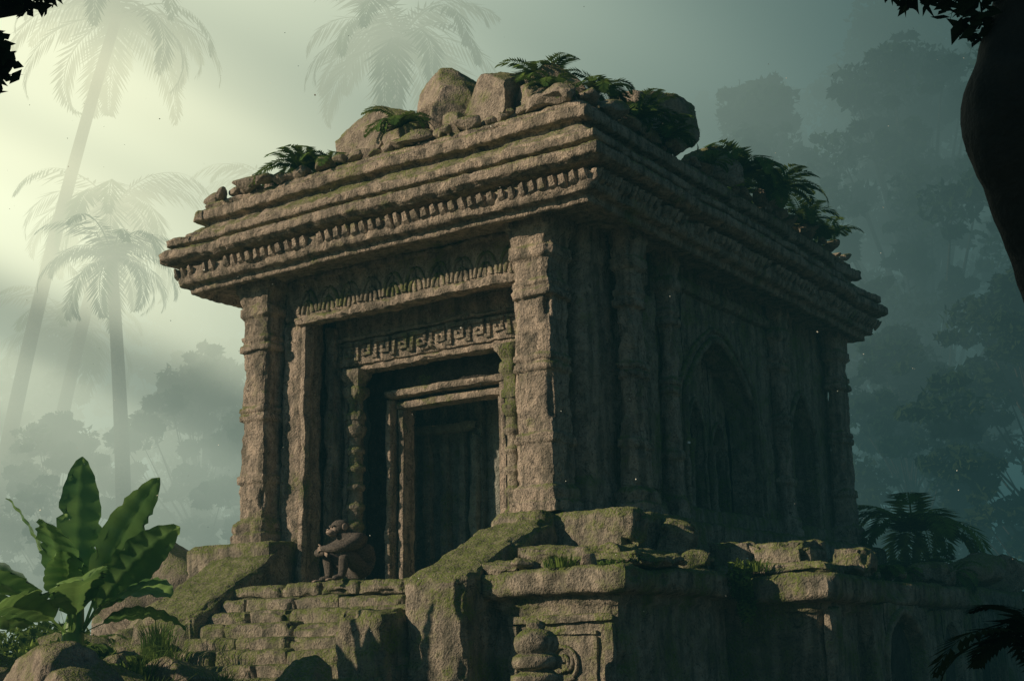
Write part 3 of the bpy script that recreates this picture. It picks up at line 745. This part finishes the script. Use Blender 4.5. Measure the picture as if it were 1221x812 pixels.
e=[(0,1),(1,2),(2,3),(3,4),(4,5),(0,6),(6,7),(7,8),(8,9),(9,10),(10,11),(0,12),(12,13),(13,14),(14,15),(15,16),(16,17),(3,18),(18,19),(19,20),(20,21),(21,22),(22,23),(3,24),(24,25),(25,26),(26,27),(27,28),(28,29)]
r=[.18,.20,.19,.15,.085,.095,.11,.09,.07,.06,.045,.035,.11,.09,.07,.06,.045,.035,.10,.09,.07,.057,.045,.03,.10,.09,.07,.057,.045,.03]
skin('body',v,e,r,M_fur)
for s,(hx,hy,hz) in ((1,(.02,-.37,.42)),(-1,(.02,-.33,.36))):
    sx=-1 if s==1 else 1
    for k in range(4):
        l=(.05,.06,.055,.045)[k];z0=hz+.022-.015*k
        skin('finger',[(hx,hy,z0),(hx+sx*.04,hy-.005,z0),(hx+sx*(.04+l*.6),hy-.012,z0-.012),(hx+sx*(.04+l),hy-.004,z0-.035)],[(0,1),(1,2),(2,3)],[.011,.010,.009,.008],M_skin,1)
    skin('thumb',[(hx,hy-.005,hz+.02),(hx+sx*.02,hy-.02,hz+.045),(hx+sx*.045,hy-.02,hz+.05)],[(0,1),(1,2)],[.011,.01,.008],M_skin,1)
    for k in range(4):
        fx=s*.20+(k-1.5)*.018
        skin('toe',[(fx,-.30,.03),(fx,-.36,.028),(fx,-.385,.012)],[(0,1),(1,2)],[.012,.011,.009],M_skin,1)
def ell(name,c,r,mat,rot=0):
    mb=MB();V=ICO3_V*np.array(r);
    mb.add(V+np.array(c),ICO3_F);o=mb.obj(name,mat,disp=None);o.parent=chimp;return o
ell('skull',(0,-.14,.69),(.105,.11,.10),M_fur)
ell('face',(0,-.205,.665),(.072,.050,.068),M_skin)
ell('muzzle',(0,-.25,.625),(.058,.058,.042),M_skin)
ell('jaw',(0,-.23,.598),(.050,.05,.028),M_skin)
ell('brow',(0,-.242,.705),(.072,.022,.016),M_fur)
ell('nose',(0,-.285,.655),(.022,.02,.014),M_skin)
ell('mouth',(0,-.270,.612),(.044,.040,.0045),M_eye)
for s in (-1,1):
    ell('eye',(s*.03,-.246,.685),(.013,.012,.011),M_eye);ell('ear',(s*.115,-.13,.69),(.012,.034,.045),M_skin)
    ell('nostril',(s*.009,-.302,.652),(.005,.004,.004),M_eye)

# ---------------------------------------------------------------- light direction
az=math.radians(38);el=math.radians(23)
S=Vector((-math.sin(az)*math.cos(el),-math.cos(az)*math.cos(el),math.sin(el)))
# ---------------------------------------------------------------- mist
def volmat(name,dens,emit):
    m,nt=newmat(name)
    em=N(nt,'ShaderNodeEmission');em.inputs[0].default_value=(*emit,1);em.inputs[1].default_value=1.0
    o=N(nt,'ShaderNodeOutputMaterial')
    ab=N(nt,'ShaderNodeVolumeAbsorption');ab.inputs[0].default_value=(0,0,0,1);ab.inputs[1].default_value=dens
    ad=N(nt,'ShaderNodeAddShader');nt.links.new(ab.outputs[0],ad.inputs[0]);nt.links.new(em.outputs[0],ad.inputs[1])
    nt.links.new(ad.outputs[0],o.inputs['Volume'])
    return m
mist=empty('mist')
def glow_fog(name,dens,col):
    return volmat(name,dens,tuple(c*dens for c in col))  # emission stands in for light scattered by the mist
mb=MB();mb.box(-150,90,-60,150,-6.5,15,500,0);mb.obj('thin_haze',glow_fog('haze',.0040,(.024,.085,.088)),disp=None,smooth=False,parent=mist)
FV=np.array([-.56,.83,0]);FV/=np.linalg.norm(FV);RV=np.array([FV[1],-FV[0],0])
def slab(s0,s1,name,mat):
    C=[]
    for a in (-140,140):
        for b in (s0,s1):
            for z in (-6.2,46): C.append(RV*a+FV*b+np.array([0,0,z]))
    mb=MB();mb.hexa(C,500,0);mb.obj(name,mat,disp=None,smooth=False,parent=mist)
slab(14,150,'forest_mist',glow_fog('fm',.044,(.022,.071,.075)))
# self-glowing mist among the palms: emission stands in for sunlight, fading from its core,
# with sun shafts put in as streaks of glow
m,nt=newmat('glow_mist')
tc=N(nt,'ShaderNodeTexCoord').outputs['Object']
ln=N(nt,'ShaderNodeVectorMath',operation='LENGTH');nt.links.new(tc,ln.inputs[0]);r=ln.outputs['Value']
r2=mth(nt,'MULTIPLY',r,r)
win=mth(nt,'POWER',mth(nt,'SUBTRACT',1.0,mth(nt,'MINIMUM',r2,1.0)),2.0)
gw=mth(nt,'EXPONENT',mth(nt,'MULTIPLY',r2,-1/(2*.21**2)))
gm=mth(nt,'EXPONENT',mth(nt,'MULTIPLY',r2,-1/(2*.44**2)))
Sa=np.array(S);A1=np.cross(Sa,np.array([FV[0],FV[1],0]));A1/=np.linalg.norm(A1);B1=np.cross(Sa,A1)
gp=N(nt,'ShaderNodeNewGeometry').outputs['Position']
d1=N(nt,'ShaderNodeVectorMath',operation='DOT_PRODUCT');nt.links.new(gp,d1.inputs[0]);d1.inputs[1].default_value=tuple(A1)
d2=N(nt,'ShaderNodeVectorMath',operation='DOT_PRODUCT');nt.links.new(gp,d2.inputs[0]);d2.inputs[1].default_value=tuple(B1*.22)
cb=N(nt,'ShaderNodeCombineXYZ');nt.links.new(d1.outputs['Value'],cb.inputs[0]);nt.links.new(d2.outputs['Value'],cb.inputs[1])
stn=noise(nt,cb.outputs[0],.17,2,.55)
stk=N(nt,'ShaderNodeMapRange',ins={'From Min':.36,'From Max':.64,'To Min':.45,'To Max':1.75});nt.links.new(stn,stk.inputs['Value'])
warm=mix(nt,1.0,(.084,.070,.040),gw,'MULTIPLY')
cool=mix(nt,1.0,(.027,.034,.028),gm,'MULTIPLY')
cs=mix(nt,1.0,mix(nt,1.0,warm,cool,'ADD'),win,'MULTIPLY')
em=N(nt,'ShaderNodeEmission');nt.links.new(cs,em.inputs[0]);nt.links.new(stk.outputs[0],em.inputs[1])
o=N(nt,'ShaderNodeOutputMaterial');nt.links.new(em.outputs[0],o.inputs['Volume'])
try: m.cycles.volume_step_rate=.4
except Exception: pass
mb=MB();mb.add(ICO3_V,ICO3_F);go=mb.obj('glow_mist',m,disp=None,parent=mist)
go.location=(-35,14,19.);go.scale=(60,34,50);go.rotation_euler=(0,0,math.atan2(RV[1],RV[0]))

# ---------------------------------------------------------------- light
L=bpy.data.lights.new('sun','SUN');L.energy=5;L.angle=math.radians(.6);L.color=(1,.81,.60)
try: L.cycles.max_bounces=3
except Exception: pass
lo=bpy.data.objects.new('sun',L);COL.objects.link(lo);lo.rotation_euler=S.to_track_quat('Z','Y').to_euler()
w=bpy.data.worlds.new('World');scene.world=w;w.use_nodes=True;nt=w.node_tree
bg=nt.nodes['Background'];sky=nt.nodes.new('ShaderNodeTexSky');sky.sky_type='NISHITA';sky.sun_disc=False
sky.sun_elevation=el;sky.sun_rotation=math.atan2(S.x,S.y)
tint=mix(nt,1.0,sky.outputs[0],(.62,1.0,1.0),'MULTIPLY');nt.links.new(tint,bg.inputs[0]);bg.inputs[1].default_value=.034
try: w.cycles.sampling_method='NONE'
except Exception: pass
# ---------------------------------------------------------------- camera
yaw,pitch,roll=-.5962,.2284,-.01902
F=np.array([math.sin(yaw)*math.cos(pitch),math.cos(yaw)*math.cos(pitch),math.sin(pitch)])
Rv=np.array([math.cos(yaw),-math.sin(yaw),0]);U=np.cross(Rv,F)
R2=Rv*math.cos(roll)+U*math.sin(roll);U2=-Rv*math.sin(roll)+U*math.cos(roll)
cam=bpy.data.cameras.new('camera');co=bpy.data.objects.new('camera',cam);COL.objects.link(co)
cam.lens=36*1597/1221.;cam.sensor_width=36;cam.clip_end=2000
co.matrix_world=Matrix(((R2[0],U2[0],-F[0],10.9),(R2[1],U2[1],-F[1],-17.13),(R2[2],U2[2],-F[2],-2.077),(0,0,0,1)))
scene.camera=co
scene.view_settings.view_transform='Standard';scene.view_settings.look='None';scene.view_settings.exposure=0
